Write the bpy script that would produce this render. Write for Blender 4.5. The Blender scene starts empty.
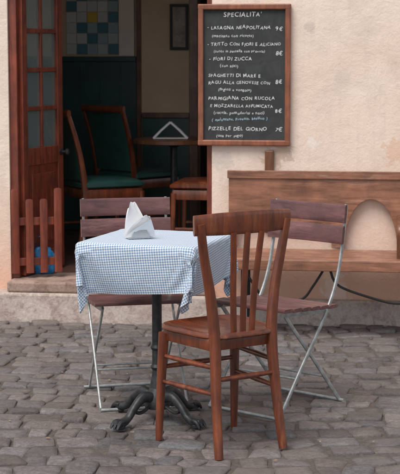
import bpy, math, random
from mathutils import Vector, Matrix, noise
random.seed(7)
sc = bpy.context.scene
COL = sc.collection
rad = math.radians

# ------------------------------------------------------------------ materials
def new_mat(name):
    m = bpy.data.materials.new(name); m.use_nodes = True
    nt = m.node_tree
    b = nt.nodes['Principled BSDF']
    return m, nt, b
def N(nt, t, **kw):
    n = nt.nodes.new(t)
    for k, v in kw.items():
        setattr(n, k, v)
    return n
def ramp(nt, stops):
    r = N(nt, 'ShaderNodeValToRGB')
    e = r.color_ramp.elements
    while len(e) < len(stops): e.new(0.5)
    for i, (p, c) in enumerate(stops):
        e[i].position = p
        e[i].color = (c[0], c[1], c[2], 1) if not isinstance(c, (int, float)) else (c, c, c, 1)
    return r
def mixc(nt, fac, a, b, mode='MIX'):
    m = N(nt, 'ShaderNodeMix', data_type='RGBA', blend_type=mode)
    L = nt.links
    for s, val in ((m.inputs[0], fac), (m.inputs[6], a), (m.inputs[7], b)):
        if isinstance(val, (int, float)): s.default_value = val
        elif isinstance(val, tuple): s.default_value = (val[0], val[1], val[2], 1)
        else: L.new(val, s)
    return m.outputs[2]
def coords(nt, scale=(1, 1, 1), kind='Object', loc=(0, 0, 0)):
    tc = N(nt, 'ShaderNodeTexCoord'); mp = N(nt, 'ShaderNodeMapping')
    mp.inputs['Scale'].default_value = scale
    mp.inputs['Location'].default_value = loc
    nt.links.new(tc.outputs[kind], mp.inputs[0]); return mp.outputs[0]
def noise_n(nt, vec, scale, detail=6, rough=.6, dist=0):
    n = N(nt, 'ShaderNodeTexNoise')
    n.inputs['Scale'].default_value = scale; n.inputs['Detail'].default_value = detail
    n.inputs['Roughness'].default_value = rough; n.inputs['Distortion'].default_value = dist
    nt.links.new(vec, n.inputs['Vector']); return n.outputs[0]
def bump(nt, b, h, strength=.3, dist=.01):
    bp = N(nt, 'ShaderNodeBump'); bp.inputs['Strength'].default_value = strength
    bp.inputs['Distance'].default_value = dist
    nt.links.new(h, bp.inputs['Height']); nt.links.new(bp.outputs[0], b.inputs['Normal'])

def wood(name, dark, light, axis='z', rough=.4, scale=1.0, coat=.25, wear=None, amount=.75):
    m, nt, b = new_mat(name)
    s = {'x': (.12, 1, 1), 'y': (1, .12, 1), 'z': (1, 1, .12)}[axis]
    v = coords(nt, tuple(k * scale for k in s))
    n1 = noise_n(nt, v, 38, 8, .65, .6)
    n2 = noise_n(nt, coords(nt), 9, 4, .6)
    r = ramp(nt, [(.3, dark), (.7, light)]); nt.links.new(n1, r.inputs[0])
    r2 = ramp(nt, [(.3, .6), (.7, 1.15)]); nt.links.new(n2, r2.inputs[0])
    c = mixc(nt, 1.0, r.outputs[0], r2.outputs[0], 'MULTIPLY')
    if wear:
        n3 = noise_n(nt, v, 14, 8, .75)
        r3 = ramp(nt, [(.56, 0.), (.72, amount)]); nt.links.new(n3, r3.inputs[0])
        c = mixc(nt, r3.outputs[0], c, wear)
    nt.links.new(c, b.inputs['Base Color'])
    rr = ramp(nt, [(.3, rough + .15), (.7, rough - .08)]); nt.links.new(n2, rr.inputs[0])
    nt.links.new(rr.outputs[0], b.inputs['Roughness'])
    b.inputs['Coat Weight'].default_value = coat; b.inputs['Coat Roughness'].default_value = .22
    bump(nt, b, n1, .3, .002)
    return m
def plain(name, col, rough=.5, metal=0, var=.25, scale=20, bmp=.15):
    m, nt, b = new_mat(name)
    n1 = noise_n(nt, coords(nt), scale, 6, .65)
    r = ramp(nt, [(.3, tuple(c * (1 - var) for c in col)), (.7, tuple(min(1, c * (1 + var)) for c in col))])
    nt.links.new(n1, r.inputs[0]); nt.links.new(r.outputs[0], b.inputs['Base Color'])
    b.inputs['Roughness'].default_value = rough; b.inputs['Metallic'].default_value = metal
    bump(nt, b, n1, bmp, .002)
    return m

M_chair = wood('chair_wood', (.085, .017, .006), (.245, .060, .020), 'z', .36, wear=(.40, .15, .06), amount=.65, coat=.4)
M_seatw = wood('chair_seat_wood', (.085, .018, .007), (.22, .055, .019), 'y', .3, wear=(.40, .17, .085), amount=.65, coat=.4)
M_bench = wood('bench_wood', (.18, .072, .042), (.40, .185, .11), 'x', .4, wear=(.55, .35, .26))
M_plum = wood('plum_slat', (.085, .032, .034), (.20, .085, .08), 'x', .5, wear=(.36, .24, .21))
M_door = wood('door_wood', (.11, .02, .01), (.30, .062, .028), 'z', .42, wear=(.38, .13, .07), amount=.5)
M_frame = wood('board_frame_wood', (.17, .048, .022), (.34, .115, .055), 'z', .45, wear=(.44, .21, .12), amount=.5)
M_inwood = wood('interior_wood', (.09, .032, .014), (.23, .09, .04), 'z', .4)
M_iron = plain('cast_iron', (.05, .052, .055), .5, .6, .45, 40, .5)
M_steel = plain('painted_steel', (.40, .42, .42), .42, .5, .3, 30)
M_black = plain('black_iron', (.02, .018, .018), .5, .3)
M_chrome = plain('chrome', (.6, .6, .6), .25, 1, .05)
M_paper = plain('napkin_paper', (.84, .845, .85), .9, 0, .03, 30, .3)
M_teal = plain('teal_vinyl', (.024, .085, .075), .4, 0, .2, 12)
M_green = plain('green_wainscot', (.022, .072, .070), .4, 0, .25, 5)
M_beige = plain('beige_plaster', (.72, .54, .37), .8, 0, .12, 3)
M_white = plain('white_plaster', (.80, .72, .64), .8, 0, .08, 4)
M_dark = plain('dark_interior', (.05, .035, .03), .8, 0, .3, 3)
M_ceil = plain('ceiling_paint', (.55, .5, .43), .9, 0, .1, 3)
M_floor = plain('interior_floor_tile', (.13, .075, .055), .35, 0, .3, 4)
M_blue = plain('blue_plastic', (.03, .25, .55), .35, 0, .2, 10)
M_picture = plain('print_paper', (.35, .30, .25), .6, 0, .5, 14)
M_litter = plain('dry_leaf_bits', (.30, .20, .12), .8, 0, .5, 9)

def plaster_mat():
    m, nt, b = new_mat('peach_plaster')
    L = nt.links
    v = coords(nt)
    big = noise_n(nt, v, 1.3, 6, .65, .6)
    med = noise_n(nt, v, 5, 8, .7, .3)
    fine = noise_n(nt, v, 60, 6, .7)
    r = ramp(nt, [(.3, (.76, .59, .475)), (.7, (.87, .74, .635))]); L.new(big, r.inputs[0])
    r2 = ramp(nt, [(.25, .86), (.5, 1.0), (.75, 1.05)]); L.new(med, r2.inputs[0])
    c = mixc(nt, 1., r.outputs[0], r2.outputs[0], 'MULTIPLY')
    tc = N(nt, 'ShaderNodeTexCoord'); sp = N(nt, 'ShaderNodeSeparateXYZ'); L.new(tc.outputs['Object'], sp.inputs[0])
    ad = N(nt, 'ShaderNodeMath', operation='MULTIPLY_ADD'); L.new(med, ad.inputs[0]); ad.inputs[1].default_value = .35; L.new(sp.outputs['Z'], ad.inputs[2])
    rz = ramp(nt, [(.0, 1.), (.42, .85), (.62, .45), (.98, 0.)]); L.new(ad.outputs[0], rz.inputs[0])
    c = mixc(nt, rz.outputs[0], c, (.70, .40, .285))
    st = noise_n(nt, coords(nt, (9, 1, .7)), 3, 6, .7)
    rs = ramp(nt, [(.5, 0.), (.75, .4)]); L.new(st, rs.inputs[0])
    c = mixc(nt, rs.outputs[0], c, (.62, .50, .42))
    def spot(c, pos, r0, col):
        d = N(nt, 'ShaderNodeVectorMath', operation='DISTANCE'); L.new(tc.outputs['Object'], d.inputs[0]); d.inputs[1].default_value = pos
        a = N(nt, 'ShaderNodeMath', operation='MULTIPLY_ADD'); L.new(d.outputs['Value'], a.inputs[0]); a.inputs[1].default_value = 1 / r0
        mm = N(nt, 'ShaderNodeMath', operation='MULTIPLY'); L.new(chip, mm.inputs[0]); mm.inputs[1].default_value = 4.2
        L.new(mm.outputs[0], a.inputs[2])
        rr = ramp(nt, [(.0, .8), (.60, .75), (.66, 0.)])
        s = N(nt, 'ShaderNodeMath', operation='MULTIPLY'); L.new(a.outputs[0], s.inputs[0]); s.inputs[1].default_value = .22
        L.new(s.outputs[0], rr.inputs[0])
        return mixc(nt, rr.outputs[0], c, col)
    chip = noise_n(nt, v, 13, 8, .7, .8)
    c = spot(c, (.44, 0, .93), .09, (.58, .42, .32))
    c = spot(c, (.12, 0, .90), .07, (.66, .56, .49))
    c = spot(c, (.62, 0, 1.0), .035, (.84, .75, .68))
    c = spot(c, (1.08, 0, .96), .08, (.72, .49, .37))
    c = spot(c, (.75, 0, .18), .09, (.76, .62, .54))
    c = spot(c, (1.2, 0, .12), .10, (.76, .62, .54))
    c = spot(c, (.78, 0, 1.35), .05, (.70, .58, .49))
    c = spot(c, (.60, 0, 1.62), .03, (.62, .52, .45))
    L.new(c, b.inputs['Base Color']); b.inputs['Roughness'].default_value = .9
    ma = N(nt, 'ShaderNodeMath', operation='MULTIPLY_ADD'); L.new(fine, ma.inputs[0]); ma.inputs[1].default_value = .3; L.new(med, ma.inputs[2])
    bump(nt, b, ma.outputs[0], .6, .014)
    return m
M_plaster = plaster_mat()

def stone_mat(name, c1, c2, dirt):
    m, nt, b = new_mat(name); v = coords(nt)
    a = noise_n(nt, v, 5, 8, .75, .5); f = noise_n(nt, v, 70, 5, .7); g = noise_n(nt, v, 17, 8, .75, .3)
    r = ramp(nt, [(.3, c1), (.65, c2)]); nt.links.new(a, r.inputs[0])
    r2 = ramp(nt, [(.3, .78), (.7, 1.12)]); nt.links.new(f, r2.inputs[0])
    c = mixc(nt, 1., r.outputs[0], r2.outputs[0], 'MULTIPLY')
    r3 = ramp(nt, [(.5, 0.), (.62, .7)]); nt.links.new(g, r3.inputs[0])
    c = mixc(nt, r3.outputs[0], c, dirt)
    nt.links.new(c, b.inputs['Base Color'])
    b.inputs['Roughness'].default_value = .85
    bump(nt, b, g, .6, .015); return m
M_step = stone_mat('step_stone', (.42, .32, .28), (.62, .53, .47), (.29, .20, .17))
M_thresh = stone_mat('threshold_stone', (.27, .17, .13), (.46, .33, .27), (.16, .09, .065))

def cobble_mat():
    m, nt, b = new_mat('cobble_stone'); L = nt.links
    at = N(nt, 'ShaderNodeAttribute'); at.attribute_name = 'Col'
    v = coords(nt)
    f = noise_n(nt, v, 65, 8, .78); g = noise_n(nt, v, 11, 8, .75, .5); s = noise_n(nt, v, 1.5, 6, .65)
    r = ramp(nt, [(.25, .45), (.5, .95), (.75, 1.6)]); L.new(f, r.inputs[0])
    r2 = ramp(nt, [(.3, .66), (.7, 1.28)]); L.new(g, r2.inputs[0])
    c = mixc(nt, 1., at.outputs['Color'], r.outputs[0], 'MULTIPLY')
    c = mixc(nt, 1., c, r2.outputs[0], 'MULTIPLY')
    r3 = ramp(nt, [(.42, 0.), (.68, .5)]); L.new(s, r3.inputs[0])
    c = mixc(nt, r3.outputs[0], c, (.225, .18, .16))
    L.new(c, b.inputs['Base Color'])
    rr = ramp(nt, [(.3, .5), (.7, .78)]); L.new(g, rr.inputs[0]); L.new(rr.outputs[0], b.inputs['Roughness'])
    ma = N(nt, 'ShaderNodeMath', operation='MULTIPLY_ADD'); L.new(f, ma.inputs[0]); ma.inputs[1].default_value = .5; L.new(g, ma.inputs[2])
    bump(nt, b, ma.outputs[0], 1.0, .012); return m
M_cobble = cobble_mat()
def ground_mat():
    m, nt, b = new_mat('grout_dirt'); L = nt.links
    v = coords(nt); f = noise_n(nt, v, 60, 8, .75)
    r = ramp(nt, [(.3, (.06, .048, .042)), (.7, (.16, .13, .115))]); L.new(f, r.inputs[0])
    L.new(r.outputs[0], b.inputs['Base Color']); b.inputs['Roughness'].default_value = .95
    bump(nt, b, f, .6, .01); return m
M_ground = ground_mat()

def cloth_mat():
    m, nt, b = new_mat('gingham_cloth'); L = nt.links
    uv = N(nt, 'ShaderNodeUVMap'); uv.uv_map = 'UVMap'
    sp = N(nt, 'ShaderNodeSeparateXYZ'); L.new(uv.outputs[0], sp.inputs[0])
    outs = []
    for ax in ('X', 'Y'):
        a = N(nt, 'ShaderNodeMath', operation='MULTIPLY'); L.new(sp.outputs[ax], a.inputs[0]); a.inputs[1].default_value = 80
        f = N(nt, 'ShaderNodeMath', operation='FRACT'); L.new(a.outputs[0], f.inputs[0])
        g = N(nt, 'ShaderNodeMath', operation='GREATER_THAN'); L.new(f.outputs[0], g.inputs[0]); g.inputs[1].default_value = .5
        outs.append(g.outputs[0])
    ad = N(nt, 'ShaderNodeMath', operation='ADD'); L.new(outs[0], ad.inputs[0]); L.new(outs[1], ad.inputs[1])
    h = N(nt, 'ShaderNodeMath', operation='MULTIPLY'); L.new(ad.outputs[0], h.inputs[0]); h.inputs[1].default_value = .5
    r = ramp(nt, [(0, (.76, .79, .82)), (.5, (.42, .52, .64)), (1, (.16, .26, .42))]); L.new(h.outputs[0], r.inputs[0])
    L.new(r.outputs[0], b.inputs['Base Color']); b.inputs['Roughness'].default_value = .85
    b.inputs['Sheen Weight'].default_value = .2
    w = noise_n(nt, coords(nt), 16, 6, .6, .4); bump(nt, b, w, .45, .010)
    return m
M_cloth = cloth_mat()
def chalkboard_mat():
    m, nt, b = new_mat('chalkboard_slate'); v = coords(nt, (1, 1, 1))
    a = noise_n(nt, v, 7, 6, .7, 1.2)
    r = ramp(nt, [(.3, (.019, .021, .021)), (.7, (.048, .052, .051))]); nt.links.new(a, r.inputs[0])
    nt.links.new(r.outputs[0], b.inputs['Base Color']); b.inputs['Roughness'].default_value = .7
    return m
M_slate = chalkboard_mat()
M_chalk = plain('chalk', (.72, .73, .72), .95, 0, .3, 90)
M_chalkb = plain('blue_chalk', (.45, .62, .72), .95, 0, .2, 90)
def glass_mat():
    m, nt, b = new_mat('door_glass')
    b.inputs['Base Color'].default_value = (.30, .38, .36, 1); b.inputs['Roughness'].default_value = .04
    b.inputs['Alpha'].default_value = .3; b.inputs['Specular IOR Level'].default_value = 1.0
    return m
M_glass = glass_mat()
def tile_mat():
    m, nt, b = new_mat('glazed_tile')
    at = N(nt, 'ShaderNodeAttribute'); at.attribute_name = 'Col'
    nt.links.new(at.outputs['Color'], b.inputs['Base Color']); b.inputs['Roughness'].default_value = .2
    return m
M_tile = tile_mat()

# ------------------------------------------------------------------ mesh builder
class B:
    def __init__(s): s.v = []; s.f = []; s.c = []
    def box(s, c, size, rot=None, col=None):
        o = len(s.v); h = [k / 2 for k in size]
        for dx, dy, dz in ((-1,-1,-1),(1,-1,-1),(1,1,-1),(-1,1,-1),(-1,-1,1),(1,-1,1),(1,1,1),(-1,1,1)):
            p = Vector((dx*h[0], dy*h[1], dz*h[2]))
            if rot: p = rot @ p
            s.v.append(p + Vector(c))
        for q in ((0,3,2,1),(4,5,6,7),(0,1,5,4),(1,2,6,5),(2,3,7,6),(3,0,4,7)):
            s.f.append([o+i for i in q]); s.c.append(col)
        return s
    def bb(s, a, b, col=None):
        return s.box([(a[i]+b[i])/2 for i in range(3)], [abs(b[i]-a[i]) for i in range(3)], None, col)
    def sweep(s, pts, w, d, side=(1,0,0), n=12, p=2.0):
        pts = [Vector(q) for q in pts]; side = Vector(side); k = len(pts)
        if not isinstance(w, (list, tuple)): w = [w]*k
        if not isinstance(d, (list, tuple)): d = [d]*k
        def interp(a, t):
            x = t*(len(a)-1); i = min(int(x), len(a)-2) if len(a) > 1 else 0
            return a[i]+(a[i+1]-a[i])*(x-i)
        o = len(s.v)
        for i, q in enumerate(pts):
            t = (pts[min(i+1,k-1)]-pts[max(i-1,0)]).normalized()
            b = side - t*side.dot(t)
            if b.length < 1e-5: b = Vector((0,0,1)) - t*t.z
            b.normalize(); c = t.cross(b)
            ww = interp(w, i/(k-1)); dd = interp(d, i/(k-1))
            for j in range(n):
                a = 2*math.pi*(j+.5)/n
                cx = math.copysign(abs(math.cos(a))**(2/p), math.cos(a)); sy = math.copysign(abs(math.sin(a))**(2/p), math.sin(a))
                s.v.append(q + b*ww*cx + c*dd*sy)
        for i in range(k-1):
            for j in range(n):
                j2 = (j+1) % n
                s.f.append([o+i*n+j, o+i*n+j2, o+(i+1)*n+j2, o+(i+1)*n+j]); s.c.append(None)
        s.f.append([o+j for j in range(n)][::-1]); s.c.append(None)
        s.f.append([o+(k-1)*n+j for j in range(n)]); s.c.append(None)
        return s
    def lathe(s, prof, c=(0,0,0), n=24):
        o = len(s.v); c = Vector(c)
        for r, z in prof:
            for j in range(n):
                a = 2*math.pi*j/n; s.v.append(c+Vector((r*math.cos(a), r*math.sin(a), z)))
        for i in range(len(prof)-1):
            for j in range(n):
                j2=(j+1)%n; s.f.append([o+i*n+j, o+i*n+j2, o+(i+1)*n+j2, o+(i+1)*n+j]); s.c.append(None)
        s.f.append([o+j for j in range(n)][::-1]); s.c.append(None)
        s.f.append([o+(len(prof)-1)*n+j for j in range(n)]); s.c.append(None)
        return s
    def prism(s, outline, a, b, f):
        o = len(s.v); n = len(outline)
        for t in (a, b):
            for x, y in outline: s.v.append(Vector(f(x, y, t)))
        s.f.append([o+i for i in range(n)][::-1]); s.c.append(None)
        s.f.append([o+n+i for i in range(n)]); s.c.append(None)
        for i in range(n):
            j=(i+1)%n; s.f.append([o+i, o+j, o+n+j, o+n+i]); s.c.append(None)
        return s
    def mesh(s, name, mat, smooth=False):
        me = bpy.data.meshes.new(name)
        me.from_pydata([tuple(v) for v in s.v], [], s.f)
        if any(c is not None for c in s.c):
            ca = me.color_attributes.new('Col', 'FLOAT_COLOR', 'CORNER'); i = 0
            for fi, f in enumerate(s.f):
                c = s.c[fi] or (.5,.5,.5)
                for _ in f: ca.data[i].color = (c[0], c[1], c[2], 1); i += 1
        me.materials.append(mat)
        import bmesh
        bm = bmesh.new(); bm.from_mesh(me); bmesh.ops.recalc_face_normals(bm, faces=bm.faces); bm.to_mesh(me); bm.free()
        if smooth:
            me.polygons.foreach_set('use_smooth', [True]*len(me.polygons))
            try: me.set_sharp_from_angle(angle=rad(40))
            except Exception: pass
        return me
def catmull(P, k=6):
    P = [Vector(p) for p in P]; out = []
    for i in range(len(P)-1):
        p0 = P[max(i-1,0)]; p1 = P[i]; p2 = P[i+1]; p3 = P[min(i+2,len(P)-1)]
        for j in range(k):
            t = j/k
            out.append(.5*((2*p1)+(p2-p0)*t+(2*p0-5*p1+4*p2-p3)*t*t+(3*p1-p0-3*p2+p3)*t**3))
    out.append(P[-1]); return out

def thing(name, loc, rz, label, category, group=None):
    e = bpy.data.objects.new(name, None); e.empty_display_size = .1
    e.location = loc; e.rotation_euler = (0, 0, rz); COL.objects.link(e)
    e['label'] = label; e['category'] = category
    if group: e['group'] = group
    return e
def part(name, b, mat, parent, bevel=0, smooth=False, label=None, loc=None, rot=None):
    me = b if isinstance(b, bpy.types.Mesh) else b.mesh(name, mat, smooth)
    o = bpy.data.objects.new(name, me); COL.objects.link(o); o.parent = parent
    if loc: o.location = loc
    if rot: o.rotation_euler = rot
    if bevel:
        m = o.modifiers.new('Bevel', 'BEVEL'); m.width = bevel; m.segments = 2; m.limit_method = 'ANGLE'; m.angle_limit = rad(40)
    if label: o['label'] = label
    return o
def copy_thing(src, name, loc, rz, label):
    e = src.copy(); e.name = name; e.location = loc; e.rotation_euler = (0, 0, rz); e['label'] = label
    COL.objects.link(e)
    for ch in [c for c in bpy.data.objects if c.parent == src]:
        c2 = ch.copy(); COL.objects.link(c2); c2.parent = e
        for g in [c for c in bpy.data.objects if c.parent == ch]:
            g2 = g.copy(); COL.objects.link(g2); g2.parent = c2
    return e

# ------------------------------------------------------------------ facade frame
FY = 8.27; FR = rad(-7)
FM = Matrix.Translation((0, FY, 0)) @ Matrix.Rotation(FR, 4, 'Z')
def F(u, v, z): return FM @ Vector((u, v, z))
def FL(u, v, z): 
    p = F(u, v, z); return (p.x, p.y, p.z)

# ------------------------------------------------------------------ ground
g = B(); g.v = [Vector(p) for p in ((-80,-60,-.011),(80,-60,-.011),(80,120,-.011),(-80,120,-.011))]; g.f=[[0,1,2,3]]; g.c=[None]
go = bpy.data.objects.new('ground', g.mesh('ground', M_ground)); go['kind']='structure'; COL.objects.link(go)

def cobbles():
    b = B(); ang = rad(-4); ca, sa = math.cos(ang), math.sin(ang)
    y = 3.3; row = 0
    while y < 9.4:
        rh = random.uniform(.105, .15)
        x = -3.2 + random.uniform(-.12, 0)
        while x < 3.2:
            w = random.choice([random.uniform(.09, .13), random.uniform(.12, .18)])
            cx = x + w/2
            wav = lambda q: .06*math.sin(q*1.7 + .6) + .028*math.sin(q*4.7 + row*.33) + .010*math.sin(q*13+row*2.1)
            cy = y + rh/2 + wav(cx)
            X = cx*ca - cy*sa; Y = cx*sa + cy*ca
            x += w
            if Y > FY - .123*X + .02: continue
            hw = w/2 - random.uniform(.001, .006); hh = rh/2 - random.uniform(.001, .007)
            slope = (wav(cx+.03)-wav(cx-.03))/.06
            rot = ang + random.gauss(0, .06) + math.atan(slope)
            cr, sr = math.cos(rot), math.sin(rot)
            tone = random.choice([.72, .86, 1, 1, 1.1, 1.22]) * random.uniform(.85, 1.15)
            base = Vector((.192, .160, .150)).lerp(Vector((.162, .157, .163)), random.random()) * tone
            z0 = random.gauss(0, .0035) - .002; tx = random.gauss(0, .035); ty = random.gauss(0, .04)
            cj = [(random.gauss(0,.009), random.gauss(0,.009)) for _ in range(4)]
            o = len(b.v); n = 16; ex = random.uniform(.18, .38)
            jit = [random.uniform(.93, 1.03) for _ in range(n)]
            rings = ((1.0, -.02), (.985, -.006), (.945, -.0012), (.6, .0005))
            for sc_, zz in rings:
                for j in range(n):
                    a = 2*math.pi*(j+.5)/n
                    qx = math.copysign(abs(math.cos(a))**ex, math.cos(a)); qy = math.copysign(abs(math.sin(a))**ex, math.sin(a))
                    jx = jy = 0
                    for ci, (ux, uy) in enumerate(((-1,-1),(1,-1),(1,1),(-1,1))):
                        wgt = (1+ux*qx)*(1+uy*qy)/4; jx += cj[ci][0]*wgt; jy += cj[ci][1]*wgt
                    px = (qx*hw*jit[j]+jx)*sc_; py = (qy*hh*jit[(j*5)%n]+jy)*sc_
                    zz2 = zz + z0 + px*tx + py*ty + (random.gauss(0, .0009) if sc_ < .99 else 0)
                    b.v.append(Vector((X + px*cr - py*sr, Y + px*sr + py*cr, zz2)))
            b.v.append(Vector((X, Y, z0 + random.gauss(0,.0012))))
            col = tuple(base)
            for i in range(3):
                for j in range(n):
                    j2=(j+1)%n; b.f.append([o+i*n+j, o+i*n+j2, o+(i+1)*n+j2, o+(i+1)*n+j]); b.c.append(col)
            for j in range(n):
                b.f.append([o+3*n+j, o+3*n+(j+1)%n, o+4*n]); b.c.append(col)
        y += rh; row += 1
    me = b.mesh('cobblestone_pavement', M_cobble)
    me.polygons.foreach_set('use_smooth', [True]*len(me.polygons))
    o = bpy.data.objects.new('cobblestone_pavement', me); o['kind'] = 'structure'; COL.objects.link(o)
cobbles()
# dry leaf bits and grit lying on the stones
b = B()
for i in range(110):
    X = random.uniform(-1.5, 1.5); Y = random.choice([random.uniform(4.6, 8.0), random.uniform(7.6, 8.1)])
    if Y > FY - .123*X - .16: continue
    r = random.uniform(.003, .011); a0 = random.uniform(0, 6.28); o = len(b.v); z = .006
    k = 6
    for j in range(k):
        a = a0 + 2*math.pi*j/k; rr = r*random.uniform(.5, 1.1)
        b.v.append(Vector((X+rr*math.cos(a), Y+rr*.7*math.sin(a), z+random.uniform(0, .004))))
    b.f.append([o+j for j in range(k)]); b.c.append(None)
lo = bpy.data.objects.new('leaf_litter', b.mesh('leaf_litter', M_litter)); lo['kind'] = 'stuff'; COL.objects.link(lo)
lo['label'] = 'small dry leaf bits scattered on the cobblestones'; lo['category'] = 'litter'

# ------------------------------------------------------------------ building
bld = thing('restaurant_building', (0, FY, 0), FR, 'peach plastered restaurant building with an open wooden doorway', 'building')
DL, DR = -1.077, .066; TH = .28; FZ = .215
b = B()
b.bb((-5, 0, -.05), (DL, TH, 4.5)); b.bb((DR, 0, -.05), (5, TH, 4.5)); b.bb((DL, 0, 2.35), (DR, TH, 4.5))
part('wall', b, M_plaster, bld)
b = B(); b.bb((DR+.001, -.045, -.05), (5, -.002, .135))
part('plinth', b, M_step, bld, .012)
b = B(); b.bb((DL-.155, -.13, -.05), (DR-.002, TH, .155))
part('step', b, M_step, bld, .014)
b = B(); b.bb((DL+.002, -.115, .157), (DR-.003, TH-.003, FZ))
part('threshold', b, M_thresh, bld, .01)
b = B(); b.bb((-2.4, TH+.002, .1), (2.4, 4.2, FZ-.004)); part('floor', b, M_floor, bld)
b = B(); b.bb((-2.4, TH+.002, 2.7), (2.4, 4.2, 2.8)); part('ceiling', b, M_ceil, bld)
V = 2.35
b = B()
b.bb((-2.4, V, FZ), (-.30, V+.1, 2.7)); b.bb((-.30, V, 2.2), (.25, V+.1, 2.7)); b.bb((.25, V, FZ), (2.4, V+.1, 2.7))
b.bb((-2.5, TH+.002, .1), (-2.4, 4.2, 2.8)); 
part('interior_wall', b, M_beige, bld)
b = B(); b.bb((-2.4, 4.2, .1), (2.4, 4.3, 2.8)); b.bb((2.4, TH+.002, .1), (2.5, 4.2, .9)); b.bb((2.4, TH+.002, 2.3), (2.5, 4.2, 2.8))  # right side wall gap is added, out of view, to let daylight in
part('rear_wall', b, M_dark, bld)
b = B(); b.bb((-2.4, V-.022, FZ), (-.74, V-.002, 1.42)); b.bb((-.70, V-.022, FZ), (-.36, V-.002, 1.02)); b.bb((.31, V-.022, FZ), (2.4, V-.002, 1.42))
for i in range(12):
    b.bb((-2.4+i*.14, V-.030, FZ+.1), (-2.4+i*.14+.012, V-.0225, 1.40))
b.bb((-2.4, V-.045, 1.42), (-.74, V-.002, 1.455))
part('wainscot', b, M_green, bld, .002)
b = B(); pal = [(.62,.68,.7),(.35,.5,.55),(.7,.74,.74),(.10,.25,.33),(.5,.6,.62)]
for i in range(5):
    for j in range(13):
        c = pal[(i*3+j*2+random.randint(0,1))%5]
        if i == 2 and j in (3, ): c = (.7,.52,.10)
        b.bb((-1.24+i*.075, V-.014, 1.47+j*.075), (-1.24+i*.075+.071, V-.002, 1.47+j*.075+.071), c)
part('tile_panel', b, M_tile, bld)
b = B(); b.bb((-.86, V-.05, 1.457), (-.75, V-.002, 2.7)); part('pilaster', b, M_white, bld, .004)
b = B(); b.bb((-.735, V-.05, FZ), (-.705, V-.002, 2.7)); part('post', b, M_inwood, bld, .004)
b = B(); b.bb((-.36, V-.05, FZ), (-.30, V+.1, 2.2)); b.bb((.25, V-.05, FZ), (.31, V+.1, 2.2)); b.bb((-.36, V-.051, 2.2), (.31, V+.1, 2.26))
part('inner_door_frame', b, M_inwood, bld, .004)
b = B(); b.bb((-.70, V-.03, 1.022), (-.362, V-.002, 1.06)); part('dado_rail', b, M_inwood, bld, .004)
b = B(); b.bb((DL, .02, FZ), (DL+.045, .12, 2.35)); b.bb((DR-.03, .02, FZ), (DR-.001, .12, 2.35)); b.bb((DL, .0205, 2.28), (DR-.001, .1195, 2.35))
part('door_frame', b, M_door, bld, .004)
b = B(); Ld = .47; H = 2.04
b.bb((0, -.02, 0), (.055, .02, H)); b.bb((Ld-.06, -.02, 0), (Ld, .02, H))
for z0, z1 in ((0, .12), (.62, .72), (H-.1, H)): b.bb((.055, -.02, z0), (Ld-.06, .02, z1))
for z in (.93, 1.15, 1.37, 1.59): b.bb((.055, -.014, z), (Ld-.06, .014, z+.026))
b.bb((Ld/2-.012, -.0135, .72), (Ld/2+.012, .0135, H-.1))
b.bb((.055, -.009, .12), (Ld-.06, .009, .62)); b.bb((.10, -.018, .17), (Ld-.105, .018, .57))
ang = math.atan2(.45, .13)
door = part('door', b, M_door, bld, .003, loc=(DL+.05, .06, FZ+.01), rot=(0, 0, ang))
b = B(); b.bb((.055, -.003, .72), (Ld-.06, .003, H-.1)); part('glass', b, M_glass, door)
b = B(); b.lathe([(.02,0),(.02,.004),(.008,.008),(.008,.03),(.018,.036),(.020,.045),(.012,.052)], n=16)
part('handle', b, M_iron, door, smooth=True, loc=(Ld-.03, -.021, .68), rot=(rad(90),0,0))
gate = thing('swing_gate', FL(DL+.01, -.005, FZ), FR+rad(22), 'low reddish wooden slatted gate standing at the restaurant doorway', 'gate')
W = .28
for i in range(4):
    b = B()
    x = .018 + i*(W-.036)/3; hh = .51 - (.06 if i in (1, 2) else 0)
    b.sweep([(x, 0, .03), (x, 0, hh*.6), (x, 0, hh-.015), (x, 0, hh-.004), (x, 0, hh)], [.022,.022,.022,.019,.010], .010, n=10, p=4)
    part('slat', b, M_door, gate, smooth=True)
for z in (.07, .30):
    b = B(); b.bb((-.005, .011, z), (W, .031, z+.045)); part('rail', b, M_door, gate, .003)
def blob(name, r, seed):
    import bmesh
    bm = bmesh.new(); bmesh.ops.create_icosphere(bm, subdivisions=4, radius=1)
    for v in bm.verts:
        d = 1 + .28*noise.noise(v.co*1.7+Vector((seed,0,0))) + .16*noise.noise(v.co*5)
        v.co = Vector((v.co.x*r[0]*d, v.co.y*r[1]*d, max(-1*.85, v.co.z)*r[2]*d))
        v.co.z += r[2]*.85
    me = bpy.data.meshes.new(name); bm.to_mesh(me); bm.free(); me.materials.append(M_blue)
    me.polygons.foreach_set('use_smooth', [True]*len(me.polygons)); return me
bag = thing('plastic_bag', FL(-.955, .22, FZ), FR, 'crumpled blue plastic bag on the floor behind the slatted gate', 'bag')
part('bag_body', blob('bag_body', (.085, .06, .085), 3), M_blue, bag)
b = B(); b.sweep(catmull([(-.03,0,.13),(-.035,0,.19),(0,0,.215),(.035,0,.19),(.03,0,.13)]), .008, .003, (0,1,0), 8); part('handle', b, M_blue, bag, smooth=True)
pic = thing('framed_picture', FL(-.50, V-.003, 1.50), FR, 'small dark framed print on the beige inner wall', 'picture')
b = B(); 
b.bb((0,-.025,0),(.13,-.002,.02)); b.bb((0,-.025,.30),(.13,-.002,.32)); b.bb((0,-.0245,.0),(.018,-.002,.32)); b.bb((.112,-.0245,.0),(.13,-.002,.32))
part('frame', b, M_black, pic, .002)
b = B(); b.bb((.018,-.01,.02),(.112,-.002,.30)); part('print', b, M_picture, pic)

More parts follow.
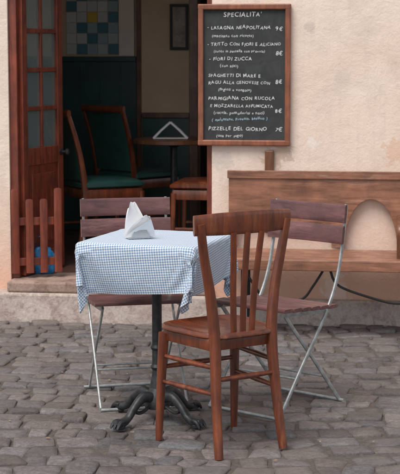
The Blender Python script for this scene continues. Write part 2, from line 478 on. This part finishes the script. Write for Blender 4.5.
# ------------------------------------------------------------------ chalkboard
cb = thing('chalkboard', FL(-.008, -.004, .980), FR, 'wood framed chalkboard menu listing specials, hung on the peach wall', 'chalkboard')
Wb, Hb, fw = .507, .768, .031
b = B()
b.bb((0,-.035,0),(Wb,0,fw)); b.bb((0,-.035,Hb-fw),(Wb,0,Hb))
b.bb((0.001,-.0345,fw*.5),(fw,0,Hb-fw*.5)); b.bb((Wb-fw,-.0345,fw*.5),(Wb-.001,0,Hb-fw*.5))
part('frame', b, M_frame, cb, .006)
b = B(); b.bb((fw-.002,-.016,fw-.002),(Wb-fw+.002,-.001,Hb-fw+.002)); part('board', b, M_slate, cb)
def text_mesh(lines, name, mat):
    vs = []; fs = []
    for (s, x, z, size, jitter) in lines:
        cx = x; drift = random.gauss(0, .012)
        for ch in s:
            adv = size*.62
            if ch == ' ': cx += size*.42; continue
            cu = bpy.data.curves.new('t', 'FONT'); cu.body = ch; cu.size = size*random.uniform(.88,1.1); cu.offset = size*.004
            cu.resolution_u = 2
            ob = bpy.data.objects.new('t', cu); COL.objects.link(ob)
            dg = bpy.context.evaluated_depsgraph_get()
            me = bpy.data.meshes.new_from_object(ob.evaluated_get(dg))
            if len(me.vertices):
                mx = max(v.co.x for v in me.vertices)
                a = random.gauss(0, .09)*jitter; o = len(vs); dz = random.gauss(0, size*.06)*jitter + (cx-x)*drift
                for v in me.vertices:
                    X = v.co.x + v.co.y*.08; Z = v.co.y
                    vs.append((cx + X*math.cos(a)-Z*math.sin(a), -.0185, z + dz + X*math.sin(a)+Z*math.cos(a)))
                for p in me.polygons: fs.append([o+i for i in p.vertices])
                adv = mx + size*.10
            cx += adv
            bpy.data.objects.remove(ob); bpy.data.curves.remove(cu); bpy.data.meshes.remove(me)
    me = bpy.data.meshes.new(name); me.from_pydata(vs, [], fs); me.materials.append(mat); return me
def zt(py): return Hb - (py-5)/183.5 - .012
sm = .024
L1 = [("SPECIALITA'", .14, zt(15.5), .038, .5),
      ("- LASAGNA NEAPOLITANA", .05, zt(28), .0285, 1), ("9€", .43, zt(29), .034, 1), ("(macinato con ricotta)", .075, zt(35.5), sm, 1),
      ("- TRITTO CON FIORI E ALICIANO", .05, zt(44), .0262, 1), ("(zucca in pastella con provola)", .085, zt(50.5), .0215, 1), ("8€", .43, zt(54), .034, 1),
      ("- FIORI DI ZUCCA", .06, zt(58.5), .0285, 1), ("(con alici)", .12, zt(65), sm, 1),
      ("SPAGHETTI DI MARE E", .055, zt(75), .029, 1), ("RAGU ALLA GENOVESE CON", .055, zt(82), .0255, 1), ("(fagioli e vongole)", .11, zt(88.5), sm, 1), ("8€", .43, zt(82), .034, 1),
      ("PARMIGIANA CON RUCOLA", .055, zt(98), .029, 1), ("E MOZZARELLA AFFUMICATA", .065, zt(105), .026, 1),
      ("(rucola, pomodorini e noci)", .085, zt(112), .0235, 1), ("8€", .43, zt(111), .034, 1),
      ("PIZZELLE DEL GIORNO", .055, zt(128), .031, 1), ("7€", .43, zt(129), .034, 1), ("(una per sugo)", .10, zt(135), sm, 1)]
L1 = [(s, x*.98+.002, z, sz*.90, j) for s, x, z, sz, j in L1]
part('lettering', text_mesh(L1, 'lettering', M_chalk), M_chalk, cb)
L2 = [("( melanzane, provola, basilico )", .075, zt(119), .021, 1)]
part('lettering', text_mesh(L2, 'lettering', M_chalkb), M_chalkb, cb, label='line of pale blue chalk lettering')

# ------------------------------------------------------------------ bench
be = thing('wall_bench', FL(0, 0, 0), FR, 'long brown varnished wooden bench with arched back against the peach wall', 'bench')
u0 = .165; out = [(u0, .425), (u0, .835), (u0+.012, .845), (1.9, .845), (1.9, .425), (1.62, .425)]
def arc(ua, ub, zb, zt_, n=14, p=2.6):
    r = []
    for i in range(n+1):
        a = math.pi*i/n; x = math.cos(a); z = abs(math.sin(a))**(2/p)
        r.append(((ua+ub)/2 + (ub-ua)/2*math.copysign(abs(x)**(2/p), x), zb + (zt_-zb)*z))
    return r
out += arc(1.19, 1.60, .425, .70)
out += arc(.80, 1.085, .425, .695, 18, 2.0)
out += arc(.215, .73, .425, .565, 18, 6)
b = B(); b.prism(out, -.055, -.03, lambda x, y, t: (x, t, y))
part('backrest', b, M_bench, be, .004)
b = B(); b.bb((.158, -.066, .803), (1.9, -.0555, .848)); part('cap_rail', b, M_bench, be, .004)
b = B()
for i, (va, vb) in enumerate(((-.47,-.335),(-.33,-.195),(-.19,-.06))):
    b.bb((.12, va, .388), (1.92, vb, .420))
part('seat', b, M_bench, be, .006)
b = B(); b.bb((.12, -.49, .36), (1.92, -.472, .417)); part('apron', b, M_bench, be, .005)
b = B(); b.bb((.36, -.028, .50), (.41, -.004, .955)); part('post', b, M_inwood, be, .006)
# wrought iron trestle legs joined by curved braces
for uu in (.28, 1.46):
    b = B()
    b.sweep([(uu,-.43,.362),(uu,-.44,.18),(uu,-.455,.0)], .010, .008, (1,0,0), 8, 4)
    b.sweep([(uu,-.10,.386),(uu,-.09,.18),(uu,-.08,.0)], .010, .008, (1,0,0), 8, 4)
    b.sweep([(uu,-.43,.375),(uu,-.27,.378),(uu,-.10,.375)], .010, .006, (1,0,0), 8, 4)
    b.sweep(catmull([(uu,-.44,.10),(uu,-.27,.20),(uu,-.09,.10)]), .008, .006, (1,0,0), 8, 4)
    part('leg', b, M_black, be, smooth=True)
for ua, ub in ((.29, .70), (.74, 1.45)):
    b = B(); um = (ua+ub)/2
    b.sweep(catmull([(ua,-.445,.355),(ua+.05,-.44,.275),(um-.10,-.43,.205),(um,-.43,.19),(um+.10,-.43,.205),(ub-.05,-.44,.275),(ub,-.445,.355)]), .007,.007,(0,1,0),8)
    part('brace', b, M_black, be, smooth=True)
b = B(); b.sweep(catmull([(1.10,-.06,.60),(1.10,-.2,.61),(1.10,-.36,.60),(1.10,-.42,.57),(1.10,-.41,.50),(1.10,-.40,.418)]), .02,.014,(1,0,0),10,3)
part('armrest', b, M_inwood, be, smooth=True)

# ------------------------------------------------------------------ wooden chair
def wood_chair():
    e = thing('wooden_chair', (.089, 5.625, 0), rad(34), 'reddish varnished wooden chair with slatted back at the cafe table', 'chair')
    def stile(x): 
        s = 1 if x > 0 else -1
        return catmull([(s*.148,-.186,0),(s*.138,-.152,.22),(s*.130,-.132,.43),(s*.146,-.126,.60),(s*.176,-.128,.75),(s*.196,-.136,.872)], 6)
    for s in (-1, 1):
        b = B(); b.sweep(stile(s), [.015,.0175,.020,.0185,.017,.015], [.014,.017,.019,.016,.014,.012], (1,0,0), 14, 3.2)
        part('leg', b, M_chair, e, smooth=True)
        b = B(); b.sweep(catmull([(s*.178,.180,0),(s*.174,.172,.2),(s*.166,.160,.425)]), [.0125,.0165,.020], [.0125,.0165,.020], (1,0,0), 14, 2.4)
        part('leg', b, M_chair, e, smooth=True)
        for z, r in ((.335,.0095),(.235,.0095)):
            b = B(); ty = .165 + (.43-z)*.02; 
            b.sweep([(s*(.166+(.43-z)*.03),ty,z),(s*.155,0,z),(s*.138,-.140-(.43-z)*.09,z)], [r*.8,r*1.15,r*.8], [r*.8,r*1.15,r*.8], (0,0,1), 10)
            part('stretcher', b, M_chair, e, smooth=True)
    b = B(); b.sweep([(-.172,.168,.29),(0,.168,.29),(.172,.168,.29)], [.008,.0115,.008],[.008,.0115,.008],(0,0,1),10)
    part('stretcher', b, M_chair, e, smooth=True)
    b = B(); b.sweep([(-.136,-.148,.29),(0,-.148,.29),(.136,-.148,.29)], [.008,.0115,.008],[.008,.0115,.008],(0,0,1),10)
    part('stretcher', b, M_chair, e, smooth=True)
    b = B(); ol = [(.160,.16),(.138,-.122),(-.138,-.122),(-.160,.16)]
    for i in range(4):
        p, q = ol[i], ol[(i+1)%4]
        b.sweep([(p[0],p[1],.419),(q[0],q[1],.419)], .024, .009, (0,0,1), 8, 5)
    part('apron', b, M_chair, e, smooth=True)
    ring = []
    n = 48
    for j in range(n):
        a = 2*math.pi*j/n
        x = math.copysign(abs(math.cos(a))**.5, math.cos(a)); y = math.copysign(abs(math.sin(a))**.5, math.sin(a))
        hw = .177 + .020*y
        ring.append((x*hw, y*.184 + .021))
    b = B(); prof = [(.96,.438),(1.0,.444),(1.0,.454),(.975,.461),(.90,.4615),(.86,.458),(.5,.4545),(.02,.4535)]
    for k, z in prof:
        for x, y in ring: b.v.append(Vector((x*k, (y-.021)*k+.021, z)))
    for i in range(len(prof)-1):
        for j in range(n):
            b.f.append([i*n+j, i*n+(j+1)%n, (i+1)*n+(j+1)%n, (i+1)*n+j]); b.c.append(None)
    b.f.append(list(range(n))[::-1]); b.f.append([(len(prof)-1)*n+j for j in range(n)]); b.c += [None, None]
    part('seat', b, M_seatw, e, smooth=True)
    b = B()
    pts = []
    for i in range(17):
        t = -1+2*i/16; pts.append((t*.216, -.130-.034*(1-t*t)+.010, .866+.004*(1-t*t)))
    b.sweep(pts, [.038,.042,.043,.042,.038], .010, (0,-.04,1), 14, 3.5)
    for k in (-1, 0, 1):
        b.sweep(catmull([(k*.041,-.126,.455),(k*.048,-.132,.60),(k*.057,-.146,.74),(k*.064,-.156,.835)]), .0125,.006,(1,0,0),10,4)
    part('backrest', b, M_chair, e, smooth=True)
    return e
wood_chair()

# ------------------------------------------------------------------ folding chairs
def folding_chair(loc, rz, label):
    e = thing('folding_chair', loc, rz, label, 'chair', 'folding chairs around the cafe table')
    def longp(s): return [(s*.185,-.235,.853),(s*.185,-.215,.715),(s*.185,-.175,.55),(s*.185,-.10,.41),(s*.185,.06,.21),(s*.185,.20,.03),(s*.185,.225,.012)]
    def shortp(s): return [(s*.165,.165,.432),(s*.165,.10,.36),(s*.165,-.04,.215),(s*.165,-.19,.05),(s*.165,-.225,.012)]
    b = B()
    for s in (-1, 1): b.sweep(catmull(longp(s), 8), .0050, .009, (1,0,0), 10, 3)
    b.sweep([(-.185,.225,.010),(.185,.225,.010)], .007, .007, (0,0,1), 10)
    b.sweep([(-.185,.10,.155),(.185,.10,.155)], .0045, .0045, (0,0,1), 8)
    part('leg', b, M_steel, e, smooth=True)
    b = B()
    for s in (-1, 1): b.sweep(catmull(shortp(s), 8), .0050, .009, (1,0,0), 10, 3)
    b.sweep([(-.19,-.225,.010),(.19,-.225,.010)], .007, .007, (0,0,1), 10)
    b.sweep([(-.165,-.12,.128),(.165,-.12,.128)], .0045, .0045, (0,0,1), 8)
    part('leg', b, M_steel, e, smooth=True)
    b = B()
    for i in range(6):
        y = .185 - i*.062
        b.sweep([(-.205,y,.452-.004*i),(.205,y,.452-.004*i)], .008, .027, (0,0,1), 10, 5)
    part('seat', b, M_plum, e, smooth=True)
    for s in (-1, 1):
        b = B(); b.sweep([(s*.178,.19,.436),(s*.178,-.14,.416)], .004,.012,(1,0,0),8,4)
        part('seat_rail', b, M_steel, e, smooth=True)
    b = B()
    for z, y in ((.814,-.222),(.726,-.207)):
        pts = [(x*.2, y-.012*(1-x*x)+.012, z) for x in (-1,-.75,-.5,-.25,0,.25,.5,.75,1)]
        b.sweep(pts, .039, .007, (0,-.12,1), 12, 5)
    part('backrest', b, M_plum, e, smooth=True)
    return e
fa = folding_chair((-.282, 6.375, 0), rad(193), 'plum slatted folding chair with steel frame tucked behind the table')
copy_thing(fa, 'folding_chair.001', (.325, 6.25, 0), rad(139), 'plum slatted folding chair with steel frame turned beside the table')

# ------------------------------------------------------------------ table
TX, TY, TR = -.175, 6.00, rad(-19); S = .245; TZ = .745
tb = thing('cafe_table', (TX, TY, 0), TR, 'small square cafe table on a cast iron pedestal with scrolled feet', 'table')
b = B(); b.bb((-S,-S,TZ-.028),(S,S,TZ)); part('tabletop', b, M_inwood, tb, .005)
b = B(); b.lathe([(.022,.70),(.06,.715),(.10,.7165)], n=24); b.lathe([(.034,.10),(.030,.14),(.024,.17),(.020,.2),(.020,.64),(.026,.66),(.022,.69),(.022,.6995)], n=24)
for z in (.22,.30,.62): b.lathe([(.0205,z-.012),(.027,z),(.0205,z+.012)], n=24)
part('column', b, M_iron, tb, smooth=True)
b = B(); b.lathe([(.02,.045),(.05,.05),(.055,.075),(.042,.11),(.030,.135)], n=24)
part('hub', b, M_iron, tb, smooth=True)
for k in range(4):
    b = B(); a = rad(45+22+90*k); c, s = math.cos(a), math.sin(a)
    prof = [(.03,.095),(.08,.105),(.13,.075),(.17,.035),(.210,.022),(.242,.030)]
    b.sweep(catmull([(r*c, r*s, z) for r, z in prof]), [.020,.018,.015,.016,.022,.014],[.022,.022,.016,.014,.018,.010], (-s, c, 0), 12, 2.4)
    b.lathe([(.016,0),(.022,.004),(.022,.014),(.014,.022)], (.215*c,.215*s,0), 14)
    prof2 = [(.05,.06),(.09,.045),(.12,.05),(.125,.075),(.105,.08)]
    b.sweep(catmull([(r*c, r*s, z) for r, z in prof2]), .009,.007, (-s, c, 0), 8)
    for q in (-1, 0, 1):
        aa = a + q*.075; cc, ss = math.cos(aa), math.sin(aa)
        b.sweep(catmull([(.205*cc,.205*ss,.030),(.232*cc,.232*ss,.028),(.250*cc,.250*ss,.006)],3), [.008,.009,.005],[.008,.009,.004], (-ss,cc,0), 8)
    part('foot', b, M_iron, tb, smooth=True)

def make_cloth():
    n = 84; size = .87; me = bpy.data.meshes.new('tablecloth_sim'); vs=[]; fs=[]
    ra = rad(5)
    for j in range(n+1):
        for i in range(n+1):
            x = (i/n-.5)*size; y=(j/n-.5)*size
            vs.append((x*math.cos(ra)-y*math.sin(ra)-.006, x*math.sin(ra)+y*math.cos(ra)-.010, TZ+.012+.0008*math.sin(i*.7)*math.cos(j*.9)))
    for j in range(n):
        for i in range(n): fs.append([j*(n+1)+i, j*(n+1)+i+1, (j+1)*(n+1)+i+1, (j+1)*(n+1)+i])
    me.from_pydata(vs, [], fs)
    uvl = me.uv_layers.new(name='UVMap')
    for lp in me.loops:
        vi = lp.vertex_index; uvl.data[lp.index].uv = ((vi%(n+1))/n*.86/.8, (vi//(n+1))/n*.86/.8)
    ob = bpy.data.objects.new('tablecloth_sim', me); COL.objects.link(ob)
    cb_ = B(); cb_.bb((-S,-S,TZ-.05),(S,S,TZ)); cm = cb_.mesh('col', M_iron)
    import bmesh
    bm = bmesh.new(); bm.from_mesh(cm); bmesh.ops.bevel(bm, geom=bm.edges[:], offset=.006, segments=2, affect='EDGES'); bmesh.ops.triangulate(bm, faces=bm.faces); bm.to_mesh(cm); bm.free()
    co = bpy.data.objects.new('col', cm); COL.objects.link(co)
    m = co.modifiers.new('Collision','COLLISION'); co.collision.thickness_outer=.003; co.collision.cloth_friction=25
    c = ob.modifiers.new('Cloth','CLOTH'); s=c.settings
    s.quality=7; s.mass=.12; s.tension_stiffness=12; s.compression_stiffness=12; s.shear_stiffness=2; s.bending_stiffness=.06; s.air_damping=1.2
    c.collision_settings.distance_min=.003; c.collision_settings.collision_quality=3
    c.point_cache.frame_end=60
    for f in range(1, 53): sc.frame_set(f)
    dg = bpy.context.evaluated_depsgraph_get()
    res = bpy.data.meshes.new_from_object(ob.evaluated_get(dg))
    bpy.data.objects.remove(ob); bpy.data.objects.remove(co)
    sc.frame_set(1)
    res.name='tablecloth'; res.materials.clear(); res.materials.append(M_cloth)
    res.polygons.foreach_set('use_smooth',[True]*len(res.polygons))
    return res
cl = bpy.data.objects.new('tablecloth', make_cloth()); COL.objects.link(cl)
cl.location=(TX,TY,0); cl.rotation_euler=(0,0,TR)
m = cl.modifiers.new('Sub','SUBSURF'); m.levels=1; m.render_levels=1
cl['label']='blue and white fine gingham tablecloth draped over the cafe table'; cl['category']='tablecloth'

def napkin_holder(name, loc, rz, label, sc_=1):
    e = thing(name, loc, rz, label, 'napkin holder')
    b = B(); b.bb((-.05*sc_,-.028*sc_,0),(.05*sc_,.028*sc_,.004)); 
    for s in (-1,1): b.prism([(-.040*sc_,.0035),(.040*sc_,.0035),(.026*sc_,.034*sc_),(-.026*sc_,.034*sc_)], s*.024*sc_, s*.026*sc_, lambda x,y,t:(x,t,y))
    part('holder', b, M_chrome, e, .0008)
    b = B()
    for i in range(10):
        tall = i > 3
        y = (-.019+i*.0042)*sc_; dx = (-.018 if tall else .012)*sc_ + random.uniform(-.008,.008)*sc_
        h = (random.uniform(.12,.142) if tall else random.uniform(.075,.105))*sc_; lean=(-.045 if not tall else random.uniform(-.012,.018))*sc_
        w = (.056 if tall else .062)*sc_
        o=len(b.v); k=8
        for r in range(k+1):
            t=r/k; ww = w*(1-t**1.3*.82); z=.005+h*t
            for q in (-1,-.6,-.2,.2,.6,1): b.v.append(Vector((dx*t*1.5+q*ww, y+lean*t*t+.006*math.sin(q*4+i*1.3+t*4)*t, z-abs(q)*.01*t+ .004*math.sin(i*2+q*3)*t)))
        for r in range(k):
            for q in range(5): b.f.append([o+r*6+q,o+r*6+q+1,o+(r+1)*6+q+1,o+(r+1)*6+q]); b.c.append(None)
    part('napkin', b, M_paper, e, smooth=True)
    return e
napkin_holder('napkin_holder', (-.245, 5.965, TZ+.008), rad(20), 'metal holder with white paper napkins on the gingham tablecloth', 1.0)

# ------------------------------------------------------------------ interior furniture
def inner_chair(loc, rz, label, woodseat=False):
    e = thing('dining_chair', loc, rz, label, 'chair', 'dining chairs inside the restaurant')
    for s in (-1,1):
        b=B(); b.sweep(catmull([(s*.19,-.24,0),(s*.19,-.20,.25),(s*.185,-.19,.45),(s*.19,-.23,.68),(s*.195,-.30,.90)]), .014,[.015,.02,.02,.017,.014],(1,0,0),10,3)
        part('leg', b, M_chair, e, smooth=True)
        b=B(); b.sweep([(s*.195,.20,0),(s*.19,.19,.42)], [.012,.018],[.012,.018],(1,0,0),10,3)
        part('leg', b, M_chair, e, smooth=True)
        b=B(); b.sweep([(s*.19,-.2,.2),(s*.19,.19,.2)],.01,.01,(0,0,1),8)
        part('stretcher', b, M_chair, e, smooth=True)
    b=B(); b.sweep([(-.19,.19,.41),(.19,.19,.41)],.03,.01,(0,0,1),8,4); b.sweep([(-.19,-.19,.41),(.19,-.19,.41)],.03,.01,(0,0,1),8,4)
    for s in (-1,1): b.sweep([(s*.19,-.19,.41),(s*.19,.19,.41)],.03,.01,(0,0,1),8,4)
    part('apron', b, M_chair, e, smooth=True)
    b=B(); b.sweep([(x*.21,-.30-.02*(1-x*x),.905) for x in (-1,-.5,0,.5,1)],.022,.014,(0,0,1),10,3)
    part('top_rail', b, M_chair, e, smooth=True)
    b=B(); b.sweep([(0,-.205,.462),(0,-.18,.465),(0,0,.468),(0,.18,.465),(0,.215,.458)],[.18,.205,.212,.21,.19],[.014,.026,.03,.026,.014],(1,0,0),20,4)
    part('seat', b, M_chair if woodseat else M_teal, e, smooth=True)
    b=B(); 
    rows=[(-.20,.50),(-.225,.65),(-.262,.80),(-.292,.885)]
    b.sweep(catmull([(0,y,z) for y,z in rows]),.178,.010,(1,0,0),16,6)
    part('backrest', b, M_teal, e, smooth=True)
    return e
c1 = inner_chair((-.62, 9.35, FZ), rad(-62), 'wooden dining chair with green upholstery just inside the doorway')
copy_thing(c1, 'dining_chair.001', (-.42, 10.05, FZ), rad(-46), 'wooden dining chair with green upholstery behind the inner table')
inner_chair((.06, 9.25, FZ), rad(80), 'wooden dining chair with plain wooden seat beside the inner table', True)
it = thing('dining_table', (-.17, 9.72, FZ), 0, 'round wooden pedestal table inside the restaurant', 'table')
b=B(); b.lathe([(.24,.685),(.262,.69),(.262,.712),(.25,.716)],n=40); part('tabletop', b, M_inwood, it, smooth=True)
b=B(); b.lathe([(.2,0),(.2,.012),(.05,.04),(.024,.07),(.022,.66),(.06,.684)],n=24); part('column', b, M_iron, it, smooth=True)
nt_ = thing('napkin_stand', (-.19, 9.66, FZ+.717), rad(0), 'folded white napkin tent on the inner dining table', 'napkin')
b=B()
for s in (-1,1):
    b.sweep([(s*.11,0,.004),(s*.06,0,.055),(0.0,0,.108)], [.035,.032,.03],.008,(0,1,0),8,4)
b.sweep([(-.11,0,.005),(.11,0,.005)],.032,.004,(0,1,0),8,4)
part('napkin', b, M_paper, nt_, smooth=True)

# ------------------------------------------------------------------ camera, light
cam = bpy.data.cameras.new('camera'); co = bpy.data.objects.new('camera', cam); COL.objects.link(co)
co.location=(0,0,1.5); co.rotation_euler=(rad(90-7.106),0,0)
cam.sensor_fit='HORIZONTAL'; cam.sensor_width=36; cam.lens=135; cam.clip_end=500
cam.dof.use_dof=True; cam.dof.focus_distance=6.0; cam.dof.aperture_fstop=11
sc.camera=co
w = bpy.data.worlds.new('World'); sc.world=w; w.use_nodes=True; nt=w.node_tree
sky=nt.nodes.new('ShaderNodeTexSky'); sky.sky_type='NISHITA'; sky.sun_disc=False
EL, AZ = rad(58), rad(215)
sky.sun_elevation=EL; sky.sun_rotation=AZ
hs=nt.nodes.new('ShaderNodeHueSaturation'); hs.inputs['Saturation'].default_value=.35
nt.links.new(sky.outputs[0],hs.inputs['Color']); nt.links.new(hs.outputs[0],nt.nodes['Background'].inputs[0])
nt.nodes['Background'].inputs[1].default_value=.15
sun=bpy.data.lights.new('sun','SUN'); so=bpy.data.objects.new('sun',sun); COL.objects.link(so)
sun.energy=3.1; sun.angle=rad(40); sun.color=(1,.95,.88)
d = Vector((math.sin(AZ)*math.cos(EL), math.cos(AZ)*math.cos(EL), math.sin(EL)))
so.rotation_euler = d.to_track_quat('Z','Y').to_euler(); so.location=(0,0,6)
sc.view_settings.view_transform='Standard'; sc.view_settings.look='None'; sc.view_settings.exposure=0
